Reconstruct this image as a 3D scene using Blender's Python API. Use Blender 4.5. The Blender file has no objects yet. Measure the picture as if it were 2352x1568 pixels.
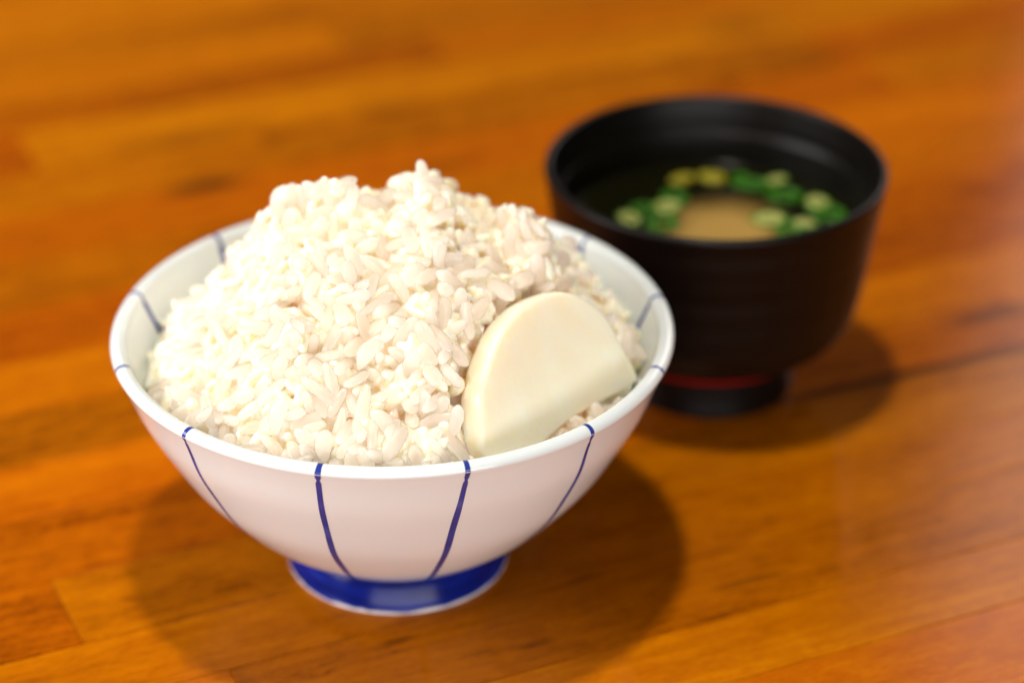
import bpy, bmesh, math, random
import numpy as np
from mathutils import Matrix, Vector

MM = 0.001
scene = bpy.context.scene
col = scene.collection
random.seed(7)
rng = np.random.default_rng(11)

# ------------------------------------------------------------------ camera
PITCH, ROLL, CAM_H = math.radians(29.30), math.radians(0.14), 337.6
F_PX, PW, PH = 6000.0, 2352.0, 1568.0            # focal length in photo pixels, photo size
cp, sp = math.cos(PITCH), math.sin(PITCH)
FW = np.array([0, cp, -sp]); U0 = np.array([0, sp, cp]); R0 = np.array([1.0, 0, 0])
RT = math.cos(ROLL) * R0 + math.sin(ROLL) * U0
UP = -math.sin(ROLL) * R0 + math.cos(ROLL) * U0
CAM = np.array([0, 0, CAM_H])
cam_data = bpy.data.cameras.new('camera')
cam = bpy.data.objects.new('camera', cam_data)
col.objects.link(cam)
M = Matrix((RT.tolist(), UP.tolist(), (-FW).tolist())).transposed().to_4x4()
M.translation = Vector((CAM * MM).tolist())
cam.matrix_world = M
cam_data.sensor_width = 36.0
cam_data.lens = F_PX / PW * 36.0
cam_data.clip_start, cam_data.clip_end = 0.02, 50
cam_data.dof.use_dof = True
cam_data.dof.focus_distance = 0.531
cam_data.dof.aperture_fstop = 5.9
scene.camera = cam

# ------------------------------------------------------------------ world, lamps, exposure
world = bpy.data.worlds.new('World')
scene.world = world
world.use_nodes = True
bg = world.node_tree.nodes['Background']
bg.inputs[0].default_value = (1.0, 0.80, 0.62, 1)
bg.inputs[1].default_value = 0.10

def area(name, loc, target, sx, sy, power, color, shape='RECTANGLE'):
    ld = bpy.data.lights.new(name, 'AREA')
    ld.shape = shape; ld.size = sx
    if shape in ('RECTANGLE', 'ELLIPSE'):
        ld.size_y = sy
    ld.energy = power; ld.color = color
    o = bpy.data.objects.new(name, ld); col.objects.link(o)
    o.location = loc
    d = Vector(target) - Vector(loc)
    o.rotation_euler = d.to_track_quat('-Z', 'Y').to_euler()
    return o

area('downlight', (-0.075, 0.440, 1.35), (-0.02, 0.53, 0.0), 0.10, 0.10, 12.5, (1.0, 0.91, 0.79), 'DISK')
area('window_light', (-0.86, 0.33, 0.47), (0.0, 0.52, 0.03), 0.72, 0.5, 10.8, (1.0, 0.95, 0.90))
area('front_fill_light', (0.20, -1.25, 0.28), (-0.03, 0.50, 0.04), 2.2, 0.48, 27.0, (1.0, 0.98, 0.96))  # added soft fill from the camera side, brightens the bowl's front
area('far_window_light', (0.765, 1.85, 0.80), (0.15, 0.60, 0.0), 0.75, 0.62, 5.5, (1.0, 0.90, 0.86))

scene.view_settings.view_transform = 'Standard'
scene.view_settings.look = 'None'
scene.view_settings.exposure = 0.0
scene.view_settings.gamma = 1.0
scene.view_settings.use_curve_mapping = False
scene.render.engine = 'CYCLES'
scene.cycles.use_denoising = True
scene.cycles.max_bounces = 40
scene.cycles.diffuse_bounces = 20
scene.cycles.glossy_bounces = 4
scene.cycles.transmission_bounces = 36
scene.cycles.sample_clamp_indirect = 6.0
scene.cycles.caustics_reflective = False
scene.cycles.caustics_refractive = False

# ------------------------------------------------------------------ helpers
def ray_dir(px, py):
    return FW + RT * (px - PW / 2) / F_PX - UP * (py - PH / 2) / F_PX

def project(P):
    d = P - CAM
    z = d @ FW
    return PW / 2 + F_PX * (d @ RT) / z, PH / 2 - F_PX * (d @ UP) / z, z

def link(name, mesh, mats, parent=None):
    o = bpy.data.objects.new(name, mesh)
    if not isinstance(mats, (list, tuple)):
        mats = [mats]
    if len(mesh.materials) == 0:
        for m in mats:
            mesh.materials.append(m)
    col.objects.link(o)
    if parent is not None:
        o.parent = parent
    return o

def mesh_from(name, verts, faces, smooth=True):
    me = bpy.data.meshes.new(name)
    me.from_pydata([tuple(v) for v in (np.asarray(verts) * MM)], [], [tuple(int(i) for i in f) for f in faces])
    if smooth:
        me.polygons.foreach_set('use_smooth', [True] * len(me.polygons))
    me.update()
    return me

def empty(name, loc):
    o = bpy.data.objects.new(name, None)
    o.empty_display_size = 0.01
    o.location = [c * MM for c in loc]
    col.objects.link(o)
    return o

def tag(o, label=None, cat=None, group=None, kind=None):
    if label: o['label'] = label
    if cat: o['category'] = cat
    if group: o['group'] = group
    if kind: o['kind'] = kind
    return o

def lathe(name, prof, seg=160, close_ends=True):
    prof = np.asarray(prof, float)
    n = len(prof)
    a = np.arange(seg) / seg * 2 * math.pi
    V = np.stack([prof[:, 0][:, None] * np.cos(a), prof[:, 0][:, None] * np.sin(a),
                  np.repeat(prof[:, 1][:, None], seg, 1)], -1).reshape(-1, 3)
    F = []
    for i in range(n - 1):
        for j in range(seg):
            k = (j + 1) % seg
            F.append((i * seg + j, i * seg + k, (i + 1) * seg + k, (i + 1) * seg + j))
    return mesh_from(name, V, F)

def spline(pts, n):
    """Catmull-Rom through 2-D points, n samples per span."""
    P = np.asarray(pts, float)
    P = np.vstack([2 * P[0] - P[1], P, 2 * P[-1] - P[-2]])
    out = []
    for i in range(1, len(P) - 2):
        p0, p1, p2, p3 = P[i - 1:i + 3]
        for t in np.arange(n) / n:
            out.append(0.5 * ((2 * p1) + (-p0 + p2) * t + (2 * p0 - 5 * p1 + 4 * p2 - p3) * t ** 2 + (-p0 + 3 * p1 - 3 * p2 + p3) * t ** 3))
    out.append(P[-2])
    return np.array(out)

class Nodes:
    def __init__(self, name):
        self.mat = bpy.data.materials.new(name)
        self.mat.use_nodes = True
        self.t = self.mat.node_tree
        self.bsdf = self.t.nodes['Principled BSDF']
    def new(self, typ, **kw):
        n = self.t.nodes.new(typ)
        for k, v in kw.items():
            setattr(n, k, v)
        return n
    def put(self, sock, v):
        if isinstance(v, bpy.types.NodeSocket):
            self.t.links.new(v, sock)
        elif isinstance(v, (tuple, list)) and len(v) == 3 and sock.type == 'RGBA':
            sock.default_value = (*v, 1)
        else:
            sock.default_value = v
    def math(self, op, a, b=0.0, clamp=False):
        n = self.new('ShaderNodeMath', operation=op, use_clamp=clamp)
        self.put(n.inputs[0], a); self.put(n.inputs[1], b)
        return n.outputs[0]
    def vmath(self, op, a, b):
        n = self.new('ShaderNodeVectorMath', operation=op)
        self.put(n.inputs[0], a); self.put(n.inputs[1], b)
        return n.outputs[0]
    def noise(self, vec, scale, detail=3.0, rough=0.55, dist=0.0):
        n = self.new('ShaderNodeTexNoise')
        self.put(n.inputs['Vector'], vec)
        n.inputs['Scale'].default_value = scale; n.inputs['Detail'].default_value = detail
        n.inputs['Roughness'].default_value = rough; n.inputs['Distortion'].default_value = dist
        return n.outputs['Fac']
    def ramp(self, fac, stops):
        n = self.new('ShaderNodeValToRGB')
        e = n.color_ramp.elements
        while len(e) < len(stops):
            e.new(0.5)
        for el, (p, c) in zip(e, stops):
            el.position = p
            el.color = (*c, 1) if len(c) == 3 else c
        self.put(n.inputs[0], fac)
        return n.outputs[0]
    def mix(self, fac, a, b, mode='MIX'):
        n = self.new('ShaderNodeMix', data_type='RGBA', blend_type=mode)
        self.put(n.inputs[0], fac); self.put(n.inputs[6], a); self.put(n.inputs[7], b)
        return n.outputs[2]
    def maprange(self, v, a, b, c=0.0, d=1.0):
        n = self.new('ShaderNodeMapRange')
        n.interpolation_type = 'SMOOTHSTEP'
        for i, x in enumerate((v, a, b, c, d)):
            self.put(n.inputs[i], x)
        return n.outputs[0]
    def bump(self, h, strength, distance):
        n = self.new('ShaderNodeBump')
        n.inputs['Strength'].default_value = strength
        n.inputs['Distance'].default_value = distance
        self.put(n.inputs['Height'], h)
        self.put(self.bsdf.inputs['Normal'], n.outputs[0])
        return n.outputs[0]
    def set(self, **kw):
        for k, v in kw.items():
            self.put(self.bsdf.inputs[k.replace('_', ' ')], v)
        return self.mat

# ------------------------------------------------------------------ table
WOOD_ANG = math.radians(24.5)
DU = np.array([math.cos(WOOD_ANG), math.sin(WOOD_ANG)])      # along the strips
DV = np.array([-math.sin(WOOD_ANG), math.cos(WOOD_ANG)])     # across the strips

table = tag(None or bpy.data.objects.new('table_top', bpy.data.meshes.new('table_top')),
            'orange lacquered laminated wood table top', None, None, 'structure')
col.objects.link(table)
table.rotation_euler = (0, 0, WOOD_ANG)

def wood_material():
    n = Nodes('lacquered_wood')
    tc = n.new('ShaderNodeTexCoord')
    tc.object = table
    P = tc.outputs['Object']
    rnd = n.new('ShaderNodeObjectInfo').outputs['Random']
    sep = n.new('ShaderNodeSeparateXYZ'); n.put(sep.inputs[0], P)
    u, v = sep.outputs[0], sep.outputs[1]
    shift = n.math('MULTIPLY', rnd, 37.0)
    def vec(su, sv, so=1.0):
        c = n.new('ShaderNodeCombineXYZ')
        n.put(c.inputs[0], n.math('ADD', n.math('MULTIPLY', u, su), shift))
        n.put(c.inputs[1], n.math('MULTIPLY', v, sv))
        n.put(c.inputs[2], n.math('MULTIPLY', shift, so))
        return c.outputs[0]
    broad = n.noise(vec(9, 55), 1.0, 3, 0.55, 0.5)
    streak = n.noise(vec(22, 420), 1.0, 4, 0.6, 0.35)
    fine = n.noise(vec(190, 2600), 1.0, 4, 0.65)
    mott = n.noise(vec(95, 210), 1.0, 4, 0.65, 0.6)
    speck = n.noise(vec(420, 1300), 1.0, 3, 0.6, 0.3)
    tone = n.math('ADD', n.math('ADD', n.math('MULTIPLY', broad, 0.22), n.math('MULTIPLY', streak, 0.23)),
                  n.math('ADD', n.math('MULTIPLY', mott, 0.24), n.math('ADD', n.math('MULTIPLY', fine, 0.14), n.math('MULTIPLY', speck, 0.17))))
    tone = n.math('ADD', tone, n.math('MULTIPLY', n.math('SUBTRACT', rnd, 0.5), 0.15))
    c = n.ramp(tone, [(0.37, (0.185, 0.0390, 0.0001)), (0.46, (0.350, 0.0840, 0.0001)),
                      (0.54, (0.430, 0.1120, 0.0002)), (0.63, (0.530, 0.1600, 0.0003))])
    pores = n.maprange(n.noise(vec(330, 5200), 1.0, 2, 0.5), 0.68, 0.76, 0.0, 0.55)
    c = n.mix(pores, c, (0.10, 0.02, 0.0003))
    # some strips are redder, some more amber
    r2 = n.new('ShaderNodeTexWhiteNoise', noise_dimensions='1D')
    n.put(r2.inputs['W'], n.math('MULTIPLY', rnd, 91.7))
    hs = n.new('ShaderNodeHueSaturation')
    n.put(hs.inputs['Hue'], n.math('ADD', 0.494, n.math('MULTIPLY', r2.outputs['Value'], 0.012)))
    n.put(hs.inputs['Color'], c)
    c = hs.outputs[0]
    # knots in the wood (table coordinates, metres): u, v, half-length, half-width, strength
    for (ku, kv, a, b, s) in KNOTS:
        du = n.math('DIVIDE', n.math('SUBTRACT', u, ku), a)
        dv = n.math('DIVIDE', n.math('SUBTRACT', v, kv), b)
        d = n.math('SQRT', n.math('ADD', n.math('MULTIPLY', du, du), n.math('MULTIPLY', dv, dv)))
        d = n.math('ADD', d, n.math('MULTIPLY', n.math('SUBTRACT', streak, 0.5), 0.9))
        k = n.maprange(d, 1.15, 0.25, 0.0, s)
        c = n.mix(k, c, (0.032, 0.009, 0.002))
    n.set(Base_Color=c, Roughness=n.math('ADD', 0.40, n.math('MULTIPLY', streak, 0.12)), IOR=1.45, Specular_IOR_Level=0.0,
          Coat_Weight=0.40, Coat_Roughness=n.math('ADD', 0.06, n.math('MULTIPLY', mott, 0.08)), Coat_IOR=1.45)
    wav = n.noise(vec(40, 60, 0.0), 1.0, 2, 0.5)
    h = n.math('ADD', n.math('MULTIPLY', streak, 0.25), n.math('ADD', n.math('MULTIPLY', fine, 0.12), n.math('MULTIPLY', wav, 0.3)))
    b = n.bump(h, 0.22, 0.0006)
    n.put(n.bsdf.inputs['Coat Normal'], b)
    return n.mat

def tcoord(px, py):
    d = ray_dir(px, py); t = -CAM[2] / d[2]; g = (CAM + d * t)[:2]
    return float(g @ DU) * MM, float(g @ DV) * MM

KNOTS = []
for (px, py, a, b, s) in [(468, 428, 0.016, 0.0055, 0.85), (2285, 720, 0.020, 0.006, 0.55), (2010, 872, 0.060, 0.0028, 0.75),
                          (2230, 830, 0.055, 0.0026, 0.6), (880, 252, 0.012, 0.006, 0.35), (1690, 60, 0.02, 0.009, 0.35),
                          (915, 1470, 0.006, 0.0016, 0.5), (1235, 1478, 0.006, 0.0012, 0.45), (1090, 1500, 0.006, 0.0012, 0.3),
                          (425, 320, 0.03, 0.006, 0.35), (1010, 385, 0.016, 0.006, 0.35), (1730, 1330, 0.012, 0.002, 0.4)]:
    ku, kv = tcoord(px, py)
    KNOTS.append((ku, kv, a, b, s))
WOOD = wood_material()
GLUE = Nodes('dark_glue_line').set(Base_Color=(0.07, 0.018, 0.002), Roughness=0.5)

U_LO, U_HI, V_LO, V_HI = -420.0, 980.0, 90.0, 1090.0
edges = [441.0, 463.0, 489.5, 517.0, 540.0, 565.0]
r_t = random.Random(5)
while edges[-1] < V_HI - 30:
    edges.append(edges[-1] + r_t.uniform(20, 29))
while edges[0] > V_LO + 30:
    edges.insert(0, edges[0] - r_t.uniform(20, 29))
bm = bmesh.new()
bmesh.ops.create_cube(bm, size=1.0)
for vv in bm.verts:
    vv.co = Vector(((vv.co.x + 0.5) * (U_HI - U_LO) + U_LO, (vv.co.y + 0.5) * (edges[-1] - edges[0]) + edges[0],
                    -0.35 - (0.5 - vv.co.z) * 26)) * MM
bm.to_mesh(table.data); bm.free()
table.data.materials.append(GLUE)

def plank(u0, u1, v0, v1, dz):
    g, bv, bot = 0.05, 0.22, -5.0
    top = dz
    V, F = [], []
    for (ins, z) in ((0, bot), (0, top - bv), (bv, top)):
        V += [(u0 + g + ins, v0 + g + ins, z), (u1 - g - ins, v0 + g + ins, z), (u1 - g - ins, v1 - g - ins, z), (u0 + g + ins, v1 - g - ins, z)]
    for k in (0, 1):
        for i in range(4):
            j = (i + 1) % 4
            F.append((k * 4 + i, k * 4 + j, (k + 1) * 4 + j, (k + 1) * 4 + i))
    F.append((8, 9, 10, 11))
    return mesh_from('plank', V, F, smooth=False)

for i in range(len(edges) - 1):
    v0, v1 = edges[i], edges[i + 1]
    cuts = [U_LO]
    cuts.append(U_LO + r_t.uniform(60, 330))
    while cuts[-1] < U_HI - 120:
        cuts.append(cuts[-1] + r_t.uniform(190, 420))
    cuts = [c for c in cuts if c < U_HI - 60] + [U_HI]
    if abs(v0 - 463.0) < 0.1:
        cuts = [U_LO, -180.0, 108.2, 430.0, 720.0, U_HI]
    for a, b in zip(cuts[:-1], cuts[1:]):
        link('plank', plank(a, b, v0, v1, r_t.uniform(-0.03, 0.0)), WOOD, table)

# ------------------------------------------------------------------ rice bowl
B1 = np.array([-26.1, 502.1, 0.0])
bowl = empty('rice_bowl', B1)
tag(bowl, 'white porcelain rice bowl with blue painted lines and a blue foot', 'bowl')

def porcelain():
    n = Nodes('white_porcelain')
    tc = n.new('ShaderNodeTexCoord').outputs['Object']
    a = n.noise(tc, 60, 3, 0.5)
    spk = n.new('ShaderNodeTexVoronoi', feature='F1'); n.put(spk.inputs['Vector'], tc); spk.inputs['Scale'].default_value = 120
    c = n.mix(a, (0.69, 0.765, 0.795), (0.72, 0.79, 0.815))
    dot = n.maprange(spk.outputs['Distance'], 0.035, 0.02, 0.0, 0.5)
    wn = n.new('ShaderNodeTexWhiteNoise', noise_dimensions='3D'); n.put(wn.inputs['Vector'], spk.outputs['Position'])
    dot = n.math('MULTIPLY', dot, n.math('GREATER_THAN', wn.outputs['Value'], 0.86))
    c = n.mix(dot, c, (0.25, 0.18, 0.14))
    n.set(Base_Color=c, Roughness=0.07, IOR=1.5, Subsurface_Weight=0.25, Subsurface_Radius=(1.0, 0.7, 0.5), Subsurface_Scale=0.0012)
    n.bump(n.noise(tc, 130, 2, 0.5), 0.06, 0.0008)
    return n.mat
PORC = porcelain()

out_r = [22.3, 25.6, 30.7, 36.7, 42.3, 47.9, 52.7, 56.9, 59.6, 61.0, 61.75]
out_z = [7.6, 9.5, 13, 18, 24, 31, 39, 47, 54, 57.4, 59.0]
outer = spline(list(zip(out_r, out_z)), 6)
lip = [(61.75 - 1.75 + 1.75 * math.cos(t), 59.0 + 1.55 * math.sin(t)) for t in np.linspace(0.15, math.pi - 0.1, 12)]
inner = spline([(58.2, 58.6), (57.5, 57.0), (56.0, 53.5), (52.9, 46.5), (48.7, 38.8), (44.0, 31.4), (38.6, 24.8), (33.4, 19.4), (27.5, 15.2), (20, 12.4), (10, 11.2), (0.01, 11.0)], 6)
bowl_prof = np.vstack([[(18.0, 8.2)], outer, lip, inner])
link('bowl_body', lathe('bowl_body', bowl_prof, 200), PORC, bowl)

def blue_glaze():
    n = Nodes('blue_glaze')
    tc = n.new('ShaderNodeTexCoord').outputs['Object']
    s = n.new('ShaderNodeSeparateXYZ'); n.put(s.inputs[0], tc)
    wob = n.noise(tc, 160, 3, 0.5)
    z = n.math('ADD', s.outputs[2], n.math('MULTIPLY', n.math('SUBTRACT', wob, 0.5), 0.0012))
    m = n.maprange(z, 0.0005, 0.0013)
    ang = n.new('ShaderNodeMapping'); ang.inputs['Scale'].default_value = (40, 40, 420)
    n.put(ang.inputs['Vector'], tc)
    brush = n.noise(ang.outputs[0], 1.0, 3, 0.6, 0.3)
    blue = n.ramp(brush, [(0.3, (0.002, 0.005, 0.085)), (0.55, (0.004, 0.012, 0.19)), (0.75, (0.016, 0.036, 0.30))])
    pool = n.maprange(z, 0.0060, 0.0082, 0.0, 0.45)
    blue = n.mix(pool, blue, (0.06, 0.085, 0.30))
    n.set(Base_Color=n.mix(m, (0.80, 0.77, 0.74), blue), Roughness=0.2, IOR=1.45, Specular_IOR_Level=0.22)
    return n.mat
BLUE = blue_glaze()
foot_prof = spline([(20.2, 8.6), (21.6, 7.6), (22.6, 6.4), (23.6, 4.4), (24.6, 2.2), (25.25, 0.9), (25.2, 0.3), (24.4, 0.0), (22.9, 0.05), (22.2, 1.2), (20.6, 5.0), (19.5, 8.6)], 4)
link('foot', lathe('foot', foot_prof, 128), BLUE, bowl)
# blue ring where wall and foot meet
link('foot_line', lathe('foot_line', spline([(21.2, 7.95), (22.6, 7.62), (23.6, 8.1), (24.9, 8.9), (24.85, 8.98)], 4) * [1.003, 1] - [0, 0.03], 128), BLUE, bowl)

def line_blue():
    n = Nodes('painted_cobalt_line')
    tc = n.new('ShaderNodeTexCoord').outputs['Object']
    a = n.noise(tc, 160, 2, 0.5)
    c = n.ramp(a, [(0.3, (0.013, 0.028, 0.23)), (0.55, (0.026, 0.048, 0.30)), (0.75, (0.055, 0.088, 0.39))])
    return n.set(Base_Color=c, Roughness=0.14, IOR=1.5)
LINEB = line_blue()

path_out = spline(list(zip(out_r, out_z)), 10)[6:]
path_all = np.vstack([path_out, lip, inner[:38]])
seglen = np.r_[0, np.cumsum(np.hypot(*np.diff(path_all, axis=0).T))]
L_out = np.hypot(*np.diff(path_out, axis=0).T).sum()
L_lip = L_out + np.hypot(*np.diff(np.array(lip), axis=0).T).sum()

def painted_line(az_rim, az_foot, gap_at, wmax, gap_d=0.45):
    """A hand-painted stroke running up the outside, over the lip and down the inside."""
    S = np.arange(0.6, seglen[-1], 0.45)
    r = np.interp(S, seglen, path_all[:, 0]); z = np.interp(S, seglen, path_all[:, 1])
    dr, dz = np.gradient(r), np.gradient(z)
    ll = np.hypot(dr, dz); nr, nz = dz / ll, -dr / ll
    ph = rng.uniform(0, 6.28, 4)
    t = np.clip(S / L_out, 0, 1)
    az = np.radians(az_foot + (az_rim - az_foot) * t ** 0.8) + 0.004 * np.sin(S / 11 + ph[0]) + 0.0015 * np.sin(S / 4.1 + ph[1])
    # width in mm: thick at mid-wall and at the lip, thin just under the lip
    wmax = wmax * 0.98
    w = wmax * (0.62 + 0.22 * np.sin(math.pi * t) + 0.05 * np.sin(S / 6 + ph[2]) + 0.02 * np.sin(S / 1.9 + ph[3]))
    lipc = np.exp(-((S - L_out - 0.3) / 1.6) ** 2)
    w = w * (1 + 0.15 * lipc)
    w = np.where(S > L_lip + 1.0, wmax * 1.15 * (1 + 0.08 * np.sin(S / 3 + ph[1])), w)
    gap = 1 - np.exp(-((S - (L_out - gap_at)) / 0.55) ** 2) * gap_d
    w = np.maximum(w * gap, 0.05)
    off = 0.035
    V, F = [], []
    m = 3
    for i in range(len(S)):
        for k in range(m):
            da = (k / (m - 1) - 0.5) * w[i] / r[i]
            A = az[i] + da
            rr = r[i] + nr[i] * off; zz = z[i] + nz[i] * off
            V.append((rr * math.sin(A), -rr * math.cos(A), zz))
    for i in range(len(S) - 1):
        for k in range(m - 1):
            a = i * m + k
            F.append((a, a + 1, a + m + 1, a + m))
    return mesh_from('painted_line', V, F)

for az_r, az_f, gap, wm in [(-11.9, -15.0, 1.9, 1.75), (16.2, 13.2, 2.6, 1.8), (-41.5, -47, 1.4, 1.5), (44.0, 48, 2.2, 1.55), (-71.0, -72, 1.0, 1.35),
                            (71.5, 73, 2.0, 1.35), (-103.5, -104, 2.0, 1.5), (102.5, 104, 2.0, 1.5), (-134, -134, 2.4, 1.6),
                            (133.5, 134, 1.8, 1.5), (-163, -163, 2, 1.6), (165, 165, 2, 1.6)]:
    link('painted_line', painted_line(az_r, az_f, gap, wm), LINEB, bowl)

# ------------------------------------------------------------------ pickle slice geometry (needed by the rice)
def on_plane(px, py, p0, nrm):
    d = ray_dir(px, py)
    return CAM + d * (((p0 - CAM) @ nrm) / (d @ nrm))
def at_z(px, py, z):
    d = ray_dir(px, py)
    return CAM + d * ((z - CAM[2]) / d[2])
E1 = at_z(1468, 874, 53.5); E2 = at_z(1105, 1050, 57.0); AP = at_z(1185, 725, 77.0)
pn = np.cross(E1 - E2, AP - E2); pn /= np.linalg.norm(pn)
if pn @ FW > 0: pn = -pn
pe = (E1 - E2) / np.linalg.norm(E1 - E2); pf = np.cross(pn, pe)
outline_px = [(1150, 1085), (1112, 1040), (1105, 984), (1102.5, 917), (1111, 869), (1124.7, 822), (1147, 771), (1178, 726), (1212, 696), (1257, 675), (1303, 670), (1345, 683),
              (1383, 711), (1411, 748), (1433, 793), (1463, 850), (1466, 872), (1440, 894), (1392, 918), (1347, 944), (1300, 974), (1250, 1018), (1200, 1065)]
ol = np.array([[(on_plane(x, y, E2, pn) - E2) @ pe, (on_plane(x, y, E2, pn) - E2) @ pf] for x, y in outline_px])
ol = spline(np.vstack([ol, ol[:1]]), 7)[:-1]
area2 = 0.5 * np.sum(ol[:, 0] * np.roll(ol[:, 1], -1) - np.roll(ol[:, 0], -1) * ol[:, 1])
if area2 < 0: ol = ol[::-1]
PK_T = 6.4
def inside_outline(q, grow=0.0):
    c = ol.mean(0); o2 = c + (ol - c) * (1 + grow / 20.0)
    x, y = q[:, 0], q[:, 1]; res = np.zeros(len(q), bool); j = len(o2) - 1
    for i in range(len(o2)):
        xi, yi = o2[i]; xj, yj = o2[j]
        hit = ((yi > y) != (yj > y)) & (x < (xj - xi) * (y - yi) / (yj - yi + 1e-12) + xi)
        res ^= hit; j = i
    return res
def poly_hit(poly, x, y):
    res = np.zeros(len(x), bool); j = len(poly) - 1
    for i in range(len(poly)):
        xi, yi = poly[i]; xj, yj = poly[j]
        res ^= ((yi > y) != (yj > y)) & (x < (xj - xi) * (y - yi) / (yj - yi + 1e-12) + xi); j = i
    return res
def slab_coords(P):
    d = P - E2
    return np.stack([d @ pe, d @ pf], -1), d @ pn

# ------------------------------------------------------------------ rice
in_r = inner[::-1, 0]; in_z = inner[::-1, 1]
def wall_r(z): return np.interp(z, in_z, in_r)
NB = [(rng.uniform(0, 6.28), rng.uniform(0, 6.28), rng.uniform(0, 6.28)) for _ in range(14)]
def lumps(x, y):
    s = 0
    for k, (a, b, c) in enumerate(NB):
        wl = 7.0 + 2.2 * k * 0.75
        s = s + math.sin(c * 3) * 0.0 + (0.25 + 0.05 * k) * np.sin((x * math.cos(a) + y * math.sin(a)) * 6.283 / wl + b) * (1 if k % 2 else 0.8)
    return s * 1.5
def mound_z(x, y):
    """height of the heaped rice over the bowl's base, bowl coordinates in mm"""
    r = np.hypot(x, y); az = np.arctan2(x, -y)            # 0 = towards the camera, + = right
    back = 0.5 - 0.5 * np.cos(az)
    re = 57.0 - 1.8 * back - 2.5 * np.exp(-((az + 1.75) / 0.7) ** 2)
    ze = 56.2 - 7.5 * back - 2.0 * np.exp(-((az + 1.5) / 0.6) ** 2)
    t = np.clip(r / re, 0, 1.15)
    g = 1 - t ** 1.85
    h = ze + (90.5 - ze) * g
    h = h + 6.6 * np.exp(-((x + 15) ** 2 + (y - 2) ** 2) / 45) - 2.5 * np.exp(-((x - 0) ** 2 + (y - 1) ** 2) / 60) + 1.5 * 0.0 * np.exp(-((x - 1) ** 2 + (y - 1) ** 2) / 30) \
        + 2.0 * np.exp(-((x - 16) ** 2 + (y - 3) ** 2) / 60) + 3.0 * np.exp(-((x - 27) ** 2 + (y - 8) ** 2) / 40)
    h = h - 2.8 * np.exp(-((x - 7) ** 2 + (y - 2) ** 2) / 40)
    h = h + 3.0 * np.exp(-((x + 6) ** 2 + (y - 2) ** 2) / 40)
    h = h + 3.5 * np.exp(-((x + 29) ** 2 + (y - 4) ** 2) / 70) + 2.0 * np.exp(-((x - 22) ** 2 + (y - 3) ** 2) / 90)
    h = h + lumps(x, y) * np.clip((1.05 - t) * 4, 0.15, 1)
    # hollow pressed by the pickle slice
    P = np.stack([x + B1[0], y + B1[1], h], -1)
    q, w = slab_coords(P.reshape(-1, 3))
    ins = inside_outline(q, 1.0).reshape(np.shape(h)); w = w.reshape(np.shape(h))
    limit = h - (w + PK_T + 0.6) / max(pn[2], 0.2)
    return np.where(ins & (w > -PK_T - 0.6), np.maximum(limit, h - 7), h)

def grad_n(x, y, e=0.6):
    hx = (mound_z(x + e, y) - mound_z(x - e, y)) / (2 * e); hy = (mound_z(x, y + e) - mound_z(x, y - e)) / (2 * e)
    n = np.stack([-hx, -hy, np.ones_like(hx)], -1)
    return n / np.linalg.norm(n, axis=-1, keepdims=True)

# candidate grain centres in a shell under the surface
NG = 3300
SHELL = 6.2
cr = 57.5 * np.sqrt(rng.uniform(size=NG * 3)); ca = rng.uniform(0, 2 * math.pi, NG * 3)
cx, cy = cr * np.cos(ca), cr * np.sin(ca)
slope = np.minimum(1.9, 1 / grad_n(cx, cy, 1.0)[:, 2])          # steeper places hold more grains
ok = np.where(rng.uniform(size=NG * 3) < slope / 1.9)[0][:NG]
NG = len(ok)
pos = np.stack([cx[ok], cy[ok], rng.uniform(0.8, SHELL, NG) * slope[ok]], -1)
pos[:, 2] = mound_z(pos[:, 0], pos[:, 1]) - pos[:, 2]
nrm = grad_n(pos[:, 0], pos[:, 1])
ax = rng.normal(size=(NG, 3)); ax -= nrm * (ax * nrm).sum(1, keepdims=True) * 0.40
ax /= np.linalg.norm(ax, axis=1, keepdims=True)
down = nrm * nrm[:, 2:3] - [0, 0, 1.0]                      # grains tend to hang down the slope
ax += down * np.sign((ax * down).sum(1, keepdims=True)) * 0.35
ax /= np.linalg.norm(ax, axis=1, keepdims=True)
length = np.where(rng.uniform(size=NG) < 0.12, rng.uniform(0.5, 0.75, NG), rng.uniform(0.85, 1.15, NG))
RAD = 1.06
proud = np.where(rng.uniform(size=NG) < 0.16, rng.uniform(-1.9, -0.2, NG), rng.uniform(0.2, 1.2, NG))
offs = np.array([-2.15, 0.0, 2.15])
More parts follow.
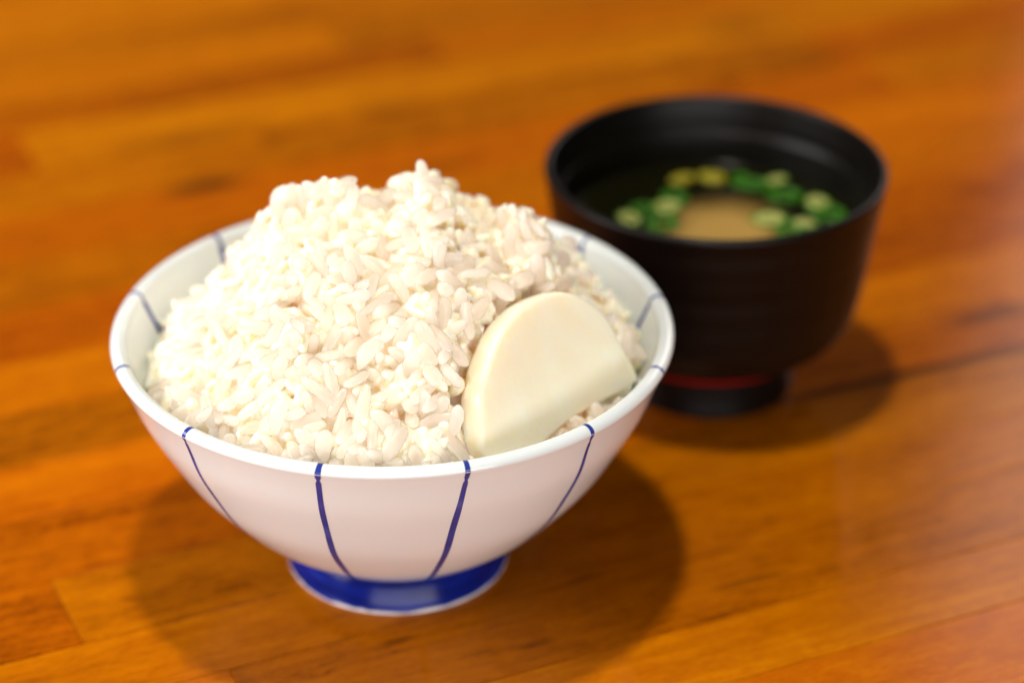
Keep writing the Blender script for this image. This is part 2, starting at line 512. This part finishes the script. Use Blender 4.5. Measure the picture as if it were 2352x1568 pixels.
for it in range(48):
    if it % 5 == 0:
        D = ((pos[:, None, :] - pos[None, :, :]) ** 2).sum(-1)
        I, J = np.where(np.triu(D < 7.4 ** 2, 1))
    A = pos[I][:, None, :] + ax[I][:, None, :] * (offs[None, :, None] * length[I][:, None, None])
    Bp = pos[J][:, None, :] + ax[J][:, None, :] * (offs[None, :, None] * length[J][:, None, None])
    d = A[:, :, None, :] - Bp[:, None, :, :]
    dist = np.linalg.norm(d, axis=-1) + 1e-6
    ov = np.clip(2 * RAD - dist, 0, None) * 0.22
    push = d / dist[..., None] * ov[..., None]
    dp = np.zeros_like(pos); da = np.zeros_like(ax)
    np.add.at(dp, I, push.sum((1, 2))); np.add.at(dp, J, -push.sum((1, 2)))
    np.add.at(da, I, (push.sum(2) * offs[None, :, None]).sum(1) * 0.12); np.add.at(da, J, -(push.sum(1) * offs[None, :, None]).sum(1) * 0.12)
    pos += np.clip(dp, -0.8, 0.8)
    ax += np.clip(da, -0.3, 0.3); ax /= np.linalg.norm(ax, axis=1, keepdims=True)
    # keep inside the shell and the bowl
    h = mound_z(pos[:, 0], pos[:, 1]); n_ = grad_n(pos[:, 0], pos[:, 1])
    dep = (h - pos[:, 2]) * n_[:, 2]
    top = np.clip(proud - dep, 0, None); bot = np.clip(dep - SHELL - 0.5, 0, None)
    pos -= n_ * (top * 0.55)[:, None]; pos += n_ * (bot * 0.35)[:, None]
    for s in (-1, 0, 1):
        e = pos + ax * (2.3 * s)
        rr = np.hypot(e[:, 0], e[:, 1]); lim = wall_r(np.clip(e[:, 2], 12, 58.5)) - 1.6
        ex = np.where(e[:, 2] < 60.5, np.clip(rr - lim, 0, None), 0) * 0.5
        pos[:, 0] -= e[:, 0] / (rr + 1e-6) * ex; pos[:, 1] -= e[:, 1] / (rr + 1e-6) * ex
# grains cleared out of the way of the pickle slice
q, w = slab_coords(pos + B1)
tip = np.zeros(NG, bool)
for s in (-1, -0.5, 0, 0.5, 1):
    qq, ww = slab_coords(pos + B1 + ax * 2.6 * s)
    tip |= inside_outline(qq, 0.6) & (ww > -PK_T - 0.5) & (ww < 30)
slab_px = []
for w0 in (0.0, -PK_T):
    sx_, sy_, _ = project(E2 + ol[:, :1] * pe + ol[:, 1:] * pf + w0 * pn)
    slab_px.append(np.stack([sx_, sy_], -1))
for s in (-1, 0, 1):
    G = pos + B1 + ax * 2.8 * s
    gx, gy, _ = project(G)
    _, gw = slab_coords(G)
    tip |= (poly_hit(slab_px[0], gx, gy) | poly_hit(slab_px[1], gx, gy)) & (gw > -PK_T - 0.3) & (gy < 1030)
keep = ~tip
pos, ax, length = pos[keep], ax[keep], length[keep]
# loose grains standing on the crown of the heap

NG = len(pos)

def rice_material():
    """Moist cooked rice: a scattering body that passes light through, under a thin wet skin."""
    n = Nodes('cooked_rice')
    geo = n.new('ShaderNodeNewGeometry')
    P = geo.outputs['Position']
    rnd = n.math('FRACT', n.math('ADD', geo.outputs['Random Per Island'], n.new('ShaderNodeObjectInfo').outputs['Random']))
    a = n.noise(P, 420, 3, 0.6)
    h = n.math('ADD', n.math('MULTIPLY', n.noise(P, 800, 3, 0.6), 0.6), n.math('MULTIPLY', n.noise(P, 2600, 2, 0.5), 0.4))
    bp = n.new('ShaderNodeBump'); bp.inputs['Strength'].default_value = 0.7; bp.inputs['Distance'].default_value = 0.0005
    n.put(bp.inputs['Height'], h)
    df = n.new('ShaderNodeBsdfDiffuse'); tr = n.new('ShaderNodeBsdfTranslucent'); gl = n.new('ShaderNodeBsdfGlossy')
    n.put(df.inputs['Color'], n.mix(rnd, (0.99, 0.965, 0.935), (0.99, 0.972, 0.95)))
    n.put(tr.inputs['Color'], n.mix(rnd, (0.998, 0.972, 0.925), (0.998, 0.978, 0.945)))
    n.put(gl.inputs['Roughness'], n.math('ADD', 0.06, n.math('MULTIPLY', a, 0.22)))
    for sh in (df, gl):
        n.put(sh.inputs['Normal'], bp.outputs[0])
    m1 = n.new('ShaderNodeMixShader'); n.put(m1.inputs[0], n.math('ADD', 0.80, n.math('MULTIPLY', rnd, 0.10)))
    n.t.links.new(df.outputs[0], m1.inputs[1]); n.t.links.new(tr.outputs[0], m1.inputs[2])
    fr = n.new('ShaderNodeFresnel'); fr.inputs['IOR'].default_value = 1.55
    n.put(fr.inputs['Normal'], bp.outputs[0])
    skin = n.math('MULTIPLY', fr.outputs[0], n.math('SUBTRACT', 1.0, geo.outputs['Backfacing']))
    m2 = n.new('ShaderNodeMixShader'); n.put(m2.inputs[0], skin)
    n.t.links.new(m1.outputs[0], m2.inputs[1]); n.t.links.new(gl.outputs[0], m2.inputs[2])
    n.t.nodes.remove(n.bsdf)
    n.t.links.new(m2.outputs[0], n.t.nodes['Material Output'].inputs['Surface'])
    return n.mat
RICE = rice_material()

def rice_mass_material():
    """Grains stuck together into one moist mass: light spreads sideways through it."""
    n = Nodes('packed_cooked_rice')
    P = n.new('ShaderNodeNewGeometry').outputs['Position']
    a = n.noise(P, 420, 3, 0.6)
    n.set(Base_Color=n.mix(a, (0.92, 0.815, 0.64), (0.945, 0.87, 0.75)), Roughness=n.math('ADD', 0.16, n.math('MULTIPLY', a, 0.22)), IOR=1.55,  # amber base colour imitates the warm light glowing in gaps between grains
          Subsurface_Weight=1.0, Subsurface_Radius=(1.0, 0.62, 0.24), Subsurface_Scale=0.0050)
    h = n.math('ADD', n.math('MULTIPLY', n.noise(P, 800, 3, 0.6), 0.6), n.math('MULTIPLY', n.noise(P, 2600, 2, 0.5), 0.4))
    n.bump(h, 0.5, 0.0004)
    return n.mat

def grain_shape(seed):
    r = np.random.default_rng(seed)
    NR, NS = 11, 12
    L = r.uniform(3.5, 4.1); bend = r.uniform(-0.8, 0.8); pt = r.uniform(-0.22, 0.22); flat = r.uniform(0.78, 0.95)
    wid = r.uniform(1.42, 1.70)
    V, F = [], []
    ph = r.uniform(0, 6.28, 6)
    for i in range(NR):
        s = -math.cos(math.pi * i / (NR - 1))
        prof = max(0.0, 1 - abs(s) ** 2.9) ** 0.52 * (1 + pt * s) if 0 < i < NR - 1 else 0.0
        prof *= 1 + 0.05 * math.sin(3.2 * s + ph[0])
        cx = bend * (1 - s * s)
        m = NS if 0 < i < NR - 1 else 1
        for j in range(m):
            a = 2 * math.pi * j / NS
            k = wid * prof * (1 + 0.11 * math.sin(2 * a + ph[1] + s) + 0.075 * math.sin(3 * a + ph[2] - 2 * s) + r.normal() * 0.035)
            if s > 0.55: k *= 1 - 0.16 * max(0, math.cos(a - ph[3])) * (s - 0.55) / 0.45
            V.append((L * s, k * math.cos(a) * flat + cx * 0.5, k * math.sin(a) + cx))
    idx = lambda i, j: 0 if i == 0 else (1 + (NR - 2) * NS if i == NR - 1 else 1 + (i - 1) * NS + j % NS)
    for j in range(NS):
        F.append((0, idx(1, j + 1), idx(1, j)))
        F.append((idx(NR - 1, 0), idx(NR - 2, j), idx(NR - 2, j + 1)))
    for i in range(1, NR - 2):
        for j in range(NS):
            F.append((idx(i, j), idx(i, j + 1), idx(i + 1, j + 1), idx(i + 1, j)))
    return np.array(V), F
NSH = 9
shapes = [grain_shape(100 + i) for i in range(NSH)]
kind = rng.integers(0, NSH, NG)
spin = rng.uniform(0, 2 * math.pi, NG)
def basis(i):
    x = ax[i]; t = np.array([0, 0, 1.0]) if abs(x[2]) < 0.9 else np.array([1.0, 0, 0])
    y = np.cross(t, x); y /= np.linalg.norm(y); z = np.cross(x, y)
    c, s = math.cos(spin[i]), math.sin(spin[i])
    return np.stack([x, c * y + s * z, -s * y + c * z], 1)
BAS = [basis(i) for i in range(NG)]
wsc = rng.uniform(0.85, 1.10, NG)
scl = np.stack([length, wsc * rng.uniform(0.9, 1.1, NG), wsc * rng.uniform(0.9, 1.1, NG)], 1)
world_v = [(shapes[kind[i]][0] * scl[i]) @ BAS[i].T + pos[i] + B1 for i in range(NG)]
# which grains show largest from the photograph's place: a coarse visibility count
ids = np.concatenate([np.full(len(v), i) for i, v in enumerate(world_v)])
px, py, pz = project(np.concatenate(world_v))
cell = (py // 9).astype(int) * 1000 + (px // 9).astype(int)
order = np.argsort(pz)
_, first = np.unique(cell[order], return_index=True)
vis = np.bincount(ids[order][first], minlength=NG)
big = set(np.argsort(-vis)[:300].tolist())

rice = empty('rice_mound', B1)
tag(rice, 'heaped mound of cooked white rice filling the porcelain bowl', 'rice')
grain_meshes = [mesh_from('rice_grain', v, f) for v, f in shapes]
for gm in grain_meshes:
    gm.materials.append(RICE)
for i in sorted(big):
    o = bpy.data.objects.new('rice_grain', grain_meshes[kind[i]])
    m = Matrix((BAS[i] * scl[i][None, :]).tolist()).to_4x4()
    m.translation = Vector((pos[i] * MM).tolist())
    o.matrix_basis = m
    col.objects.link(o)
    o.parent = rice
# the rest, with the packed inside of the mound, as one piece
VV, FF, base = [], [], 0
for i in range(NG):
    if i in big: continue
    v, f = shapes[kind[i]]
    VV.append(world_v[i] - B1); FF += [tuple(k + base for k in ff) for ff in f]; base += len(v)
nr_, na_ = 26, 72
cv = []
for i in range(nr_):
    rr = 0.2 + 55.5 * i / (nr_ - 1)
    for j in range(na_):
        a = 2 * math.pi * j / na_
        cv.append((rr * math.cos(a), rr * math.sin(a)))
cv = np.array(cv)
cz = mound_z(cv[:, 0], cv[:, 1]); cn = grad_n(cv[:, 0], cv[:, 1])
core = np.stack([cv[:, 0], cv[:, 1], cz], -1) - cn * 4.6
rad = np.hypot(core[:, 0], core[:, 1]); lim = wall_r(np.clip(core[:, 2], 12, 58)) - 0.6
k = np.minimum(1, lim / rad); core[:, 0] *= k; core[:, 1] *= k
VV.append(core)
for i in range(nr_ - 1):
    for j in range(na_):
        jj = (j + 1) % na_
        FF.append((base + i * na_ + j, base + (i + 1) * na_ + j, base + (i + 1) * na_ + jj, base + i * na_ + jj))
nt = len(core)
base2 = base + nt
low = core - [0, 0, 9.0]
rad = np.hypot(low[:, 0], low[:, 1]); k = np.minimum(1, (wall_r(np.clip(low[:, 2], 12, 58)) - 1.2) / rad)
low[:, 0] *= k; low[:, 1] *= k
VV.append(low)                                  # close the inside of the heap into a solid
for i in range(nr_ - 1):
    for j in range(na_):
        jj = (j + 1) % na_
        FF.append((base2 + i * na_ + jj, base2 + (i + 1) * na_ + jj, base2 + (i + 1) * na_ + j, base2 + i * na_ + j))
for j in range(na_):
    jj = (j + 1) % na_; o_ = (nr_ - 1) * na_
    FF.append((base + o_ + jj, base + o_ + j, base2 + o_ + j, base2 + o_ + jj))
FF.append(tuple(base + j for j in range(na_))); FF.append(tuple(base2 + j for j in range(na_))[::-1])
raw = bpy.data.objects.new('packed_rice', mesh_from('packed_rice', np.vstack(VV), FF))
col.objects.link(raw)
md = raw.modifiers.new('fuse', 'REMESH'); md.mode = 'VOXEL'; md.voxel_size = 0.00040; md.use_smooth_shade = True
sm = raw.modifiers.new('soften', 'SMOOTH'); sm.factor = 0.35; sm.iterations = 1
fused = bpy.data.meshes.new_from_object(raw.evaluated_get(bpy.context.evaluated_depsgraph_get()))
bpy.data.objects.remove(raw)
print('fused rice', len(fused.vertices))
fused.materials.clear()
packed = link('packed_rice', fused, rice_mass_material(), rice)
tag(packed, kind='stuff')

# ------------------------------------------------------------------ pickle slice
def pickle_material():
    n = Nodes('pale_pickled_radish')
    tc = n.new('ShaderNodeTexCoord').outputs['Object']
    mp = n.new('ShaderNodeMapping'); mp.inputs['Scale'].default_value = (48, 48, 40)
    n.put(mp.inputs['Vector'], tc)
    a = n.noise(mp.outputs[0], 1.3, 4, 0.6, 1.2)
    mp2 = n.new('ShaderNodeMapping'); mp2.inputs['Scale'].default_value = (420, 420, 60)
    n.put(mp2.inputs['Vector'], tc)
    fib = n.noise(mp2.outputs[0], 1.0, 3, 0.6, 0.4)
    c = n.mix(n.maprange(a, 0.35, 0.70), (0.97, 0.84, 0.65), (0.98, 0.88, 0.73))
    c = n.mix(n.math('MULTIPLY', n.maprange(fib, 0.52, 0.72), 0.08), c, (0.98, 0.93, 0.82))
    n.set(Base_Color=c, Roughness=n.math('ADD', 0.13, n.math('MULTIPLY', a, 0.16)), IOR=1.42, Subsurface_Weight=1.0,
          Subsurface_Radius=(1.0, 0.68, 0.32), Subsurface_Scale=0.0055)
    n.bump(n.math('ADD', n.math('MULTIPLY', fib, 0.8), n.math('ADD', n.noise(tc, 700, 3, 0.6), n.math('MULTIPLY', a, 1.5))), 0.13, 0.0005)
    return n.mat
cen = ol.mean(0)
loops = []
def inset(d):
    rr = np.linalg.norm(ol - cen, axis=1, keepdims=True)
    return ol - (ol - cen) / rr * np.reshape(d, (-1, 1)) * np.minimum(1.0, rr / 16)
rs = np.random.default_rng(3)
rough = np.convolve(np.tile(rs.normal(size=len(ol)), 3), np.ones(5) / 5, 'same')[len(ol):2 * len(ol)] * 0.16
for d, w in [(1.5, 0.0), (0.95, -0.08), (0.5, -0.28), (0.2, -0.6), (0.04, -1.0), (-0.12, -1.6), (-0.2, -3.0), (-0.12, -4.6), (0.05, -PK_T + 0.7), (0.5, -PK_T + 0.1), (1.2, -PK_T)]:
    q = inset(d + (0 if w > -0.5 or w < -PK_T + 0.2 else 1) * rough * 0.6 * (1 + 0.4 * math.sin(w * 2)))
    loops.append((q, w))
front = [(cen + (loops[0][0] - cen) * s, 0.0 + 0.25 * (1 - s * s)) for s in (0.04, 0.25, 0.5, 0.75, 0.92)]
back = [(cen + (loops[-1][0] - cen) * s, -PK_T) for s in (0.8, 0.4, 0.04)]
loops = front + loops + back
n_o = len(ol)
V = np.vstack([E2 + q[:, :1] * pe + q[:, 1:] * pf + w * pn for q, w in loops])
pk_base = V.mean(0) * [1, 1, 0] + [0, 0, V[:, 2].min()]
F = []
for i in range(len(loops) - 1):
    for j in range(n_o):
        k = (j + 1) % n_o
        F.append((i * n_o + j, (i + 1) * n_o + j, (i + 1) * n_o + k, i * n_o + k))
F.append(tuple(range(n_o))); F.append(tuple((len(loops) - 1) * n_o + j for j in range(n_o))[::-1])
pickle = link('pickle_slice', mesh_from('pickle_slice', V - pk_base, F), pickle_material())
pickle.location = pk_base * MM
tag(pickle, 'pale half-moon slice of pickled radish leaning on the rice', 'pickle')

# ------------------------------------------------------------------ soup bowl
B2 = np.array([50.2, 583.5, 0.0])
soup_bowl = empty('soup_bowl', B2)
tag(soup_bowl, 'black ridged lacquer soup bowl with a red line above its foot', 'bowl')
def lacquer():
    n = Nodes('black_lacquer')
    tc = n.new('ShaderNodeTexCoord').outputs['Object']
    mp = n.new('ShaderNodeMapping'); mp.inputs['Scale'].default_value = (10, 10, 300); n.put(mp.inputs['Vector'], tc)
    a = n.noise(mp.outputs[0], 1.0, 3, 0.6)
    c = n.mix(a, (0.0012, 0.001, 0.001), (0.004, 0.0028, 0.0022))
    n.set(Base_Color=c, Roughness=n.math('ADD', 0.28, n.math('MULTIPLY', a, 0.16)), IOR=1.30)
    return n.mat
LACQ = lacquer()
ZS = np.array([1.0, 1.045])
bo = ZS * spline([(26.8, 14.0), (29.5, 14.8), (32.4, 16.6), (35.0, 19.6), (37.1, 24.6), (38.5, 32), (39.9, 42), (41.5, 52), (42.3, 56.4)], 40)
sl = np.r_[0, np.cumsum(np.hypot(*np.diff(bo, axis=0).T))]
amp = 0.10 * np.clip((sl - 3) / 6, 0, 1) * np.clip((sl[-1] - sl - 1.5) / 2, 0, 1)
bo[:, 0] += amp * np.abs(np.sin(sl * math.pi / 1.35 + 0.6 * np.sin(sl / 5))) * (1 + 0.3 * np.sin(sl * 0.9))
blip = [(41.35 + 1.05 * math.cos(t), 57.0 + 0.95 * math.sin(t)) for t in np.linspace(-0.2, math.pi, 12)]
bi = spline([(40.1, 56.0), (39.4, 52.5), (38.9, 49.6), (38.3, 48.8), (37.9, 47.5), (37.2, 43.0), (36.6, 38.0), (35.6, 31), (34.0, 24.0), (31, 18.5), (26, 15.0), (16, 13.6), (0.01, 13.2)], 5)
link('bowl_body', lathe('bowl_body', np.vstack([bo, np.array(blip) * ZS, bi * ZS]), 160), LACQ, soup_bowl)
REDM = Nodes('red_lacquer').set(Base_Color=(0.26, 0.003, 0.004), Roughness=0.3, IOR=1.5)
link('red_line', lathe('red_line', [(27.2, 14.75), (26.3, 14.3), (25.8, 13.8), (25.7, 13.2), (25.5, 12.3), (25.1, 12.0), (24.3, 11.9), (21.0, 11.9)], 128), REDM, soup_bowl)
link('foot', lathe('foot', spline([(21.7, 12.1), (21.5, 10.0), (21.6, 5.6), (22.0, 1.2), (21.9, 0.4), (21.3, 0.0), (19.6, 0.0), (19.2, 0.8), (19.0, 12.0)], 4), 128), LACQ, soup_bowl)

# soup
SZ = 42.8
def soup_material():
    n = Nodes('miso_broth')
    tc = n.new('ShaderNodeTexCoord').outputs['Object']
    s = n.new('ShaderNodeSeparateXYZ'); n.put(s.inputs[0], tc)
    dx = n.math('MULTIPLY', n.math('SUBTRACT', s.outputs[0], 0.0025), 1.0)
    dy = n.math('MULTIPLY', n.math('SUBTRACT', s.outputs[1], -0.005), 0.80)
    d = n.math('SQRT', n.math('ADD', n.math('MULTIPLY', dx, dx), n.math('MULTIPLY', dy, dy)))
    d = n.math('ADD', d, n.math('MULTIPLY', n.math('SUBTRACT', n.noise(tc, 90, 3, 0.55, 0.8), 0.5), 0.010))
    m = n.maprange(d, 0.0210, 0.0070)
    c = n.mix(m, (0.007, 0.007, 0.002), (0.40, 0.25, 0.065))
    n.set(Base_Color=c, Roughness=0.06, IOR=1.33, Subsurface_Weight=0.0)
    n.bump(n.noise(tc, 120, 2, 0.5), 0.02, 0.001)
    return n.mat
rs_ = 36.95
sp_prof = [(0.01, SZ), (8, SZ), (16, SZ), (24, SZ), (31, SZ), (34.5, SZ + 0.04), (35.6, SZ + 0.12), (36.4, SZ + 0.3), (36.98, SZ + 0.6)]
soup = link('soup', lathe('soup', np.array(sp_prof) - [0, SZ], 128), soup_material())
soup.location = (B2 + [0, 0, SZ]) * MM
tag(soup, 'cloudy tan miso broth inside the black soup bowl', 'soup')

def scallion_mat(name, c0, c1):
    n = Nodes(name)
    tc = n.new('ShaderNodeTexCoord').outputs['Object']
    c = n.mix(n.noise(tc, 500, 2, 0.5), c0, c1)
    return n.set(Base_Color=c, Roughness=0.3, IOR=1.38, Subsurface_Weight=0.3, Subsurface_Radius=(0.6, 1.0, 0.3), Subsurface_Scale=0.001)
GREEN = scallion_mat('scallion_green', (0.016, 0.095, 0.003), (0.050, 0.21, 0.008))
PALE = scallion_mat('scallion_pale', (0.34, 0.37, 0.08), (0.46, 0.48, 0.17))
OLIVE = scallion_mat('scallion_olive', (0.30, 0.26, 0.015), (0.42, 0.38, 0.03))
def ring_mesh(name, ro, ri, h, sq, top_only=False):
    n = 28; V, F = [], []
    prof = [(ri, -h), (ri, h * 0.8), (ri + 0.25, h), (ro - 0.3, h), (ro, h * 0.75), (ro, -h)]
    for r, z in prof:
        for j in range(n):
            a = 2 * math.pi * j / n
            k = 1 + 0.05 * math.sin(2 * a + 1) + 0.03 * math.sin(3 * a)
            V.append((r * math.cos(a) * k, r * math.sin(a) * k * sq, z))
    m = len(prof)
    for i in range(m):
        for j in range(n):
            k = (j + 1) % n; i2 = (i + 1) % m
            F.append((i * n + j, i * n + k, i2 * n + k, i2 * n + j))
    return mesh_from(name, V, F)
SCAL = [  # photo x, y, outer radius, pale kind, label
    (1567, 409, 3.4, 'o', 'olive scallion ring at the back edge of the broth, further from the pale ring'),
    (1637, 405, 3.9, 'o', 'larger olive-yellow scallion ring at the back edge of the broth'),
    (1788, 411, 3.1, 'p', 'small pale scallion ring at the back right of the broth'),
    (1733, 422, 4.2, 'g', 'green scallion piece right of the olive rings at the back of the broth'),
    (1803, 446, 4.4, 'g', 'green scallion piece just below the small pale back ring'),
    (1885, 463, 4.6, 'p', 'pale scallion ring lying in the bright glint beside the right soup bowl wall'),
    (1768, 502, 4.6, 'p', 'brightest pale yellow scallion ring at the right of the tan broth cloud'),
    (1848, 512, 3.6, 'p', 'pale scallion ring by the near right rim of the soup bowl'),
    (1812, 526, 4.2, 'g', 'green scallion piece between the two pale rings near the front right rim'),
    (1530, 474, 4.3, 'p', 'pale green scallion ring at the left of the tan broth cloud'),
    (1522, 510, 4.6, 'g', 'green scallion piece below the left pale ring near the front rim'),
    (1446, 500, 3.9, 'p', 'leftmost pale scallion ring in the soup by the rim'),
    (1549, 452, 3.9, 'g', 'green scallion piece behind the left pale ring'),
    (1925, 487, 4.2, 'g', 'dark green scallion piece farthest right in the soup'),
    (1700, 412, 3.4, 'g', 'small dark green scallion piece touching the olive-yellow back ring'),
    (1480, 478, 3.6, 'g', 'dark green scallion piece between the leftmost ring and the left pale ring'),
]
rsc = random.Random(4)
placed = []
for (sx, sy, ro, kd, lab) in SCAL:
    p = at_z(sx, sy, SZ + 0.6)
    d = p - B2; rr = math.hypot(d[0], d[1])
    if rr > 35.2 - ro:
        d[:2] *= (35.2 - ro) / rr; p = B2 + d
    e = empty('scallion_slice', (p[0], p[1], SZ - 0.05 + 0.3 * rsc.random()))
    e.rotation_euler = (rsc.uniform(-0.10, 0.10), rsc.uniform(-0.10, 0.10), rsc.uniform(0, 3.1))
    tag(e, lab, 'scallion', 'scallion slices floating in the soup')
    sq = rsc.uniform(0.75, 0.95)
    outer_m = GREEN if kd in 'gp' else OLIVE
    inner_m = {'g': GREEN, 'p': PALE, 'o': OLIVE}[kd]
    link('outer_layer', ring_mesh('outer_layer', ro, ro * 0.80, 0.75, sq), outer_m, e)
    link('inner_layer', ring_mesh('inner_layer', ro * 0.775, ro * (0.45 if kd == 'g' else 0.3), 0.8 if kd != 'g' else 0.5, sq), inner_m, e)
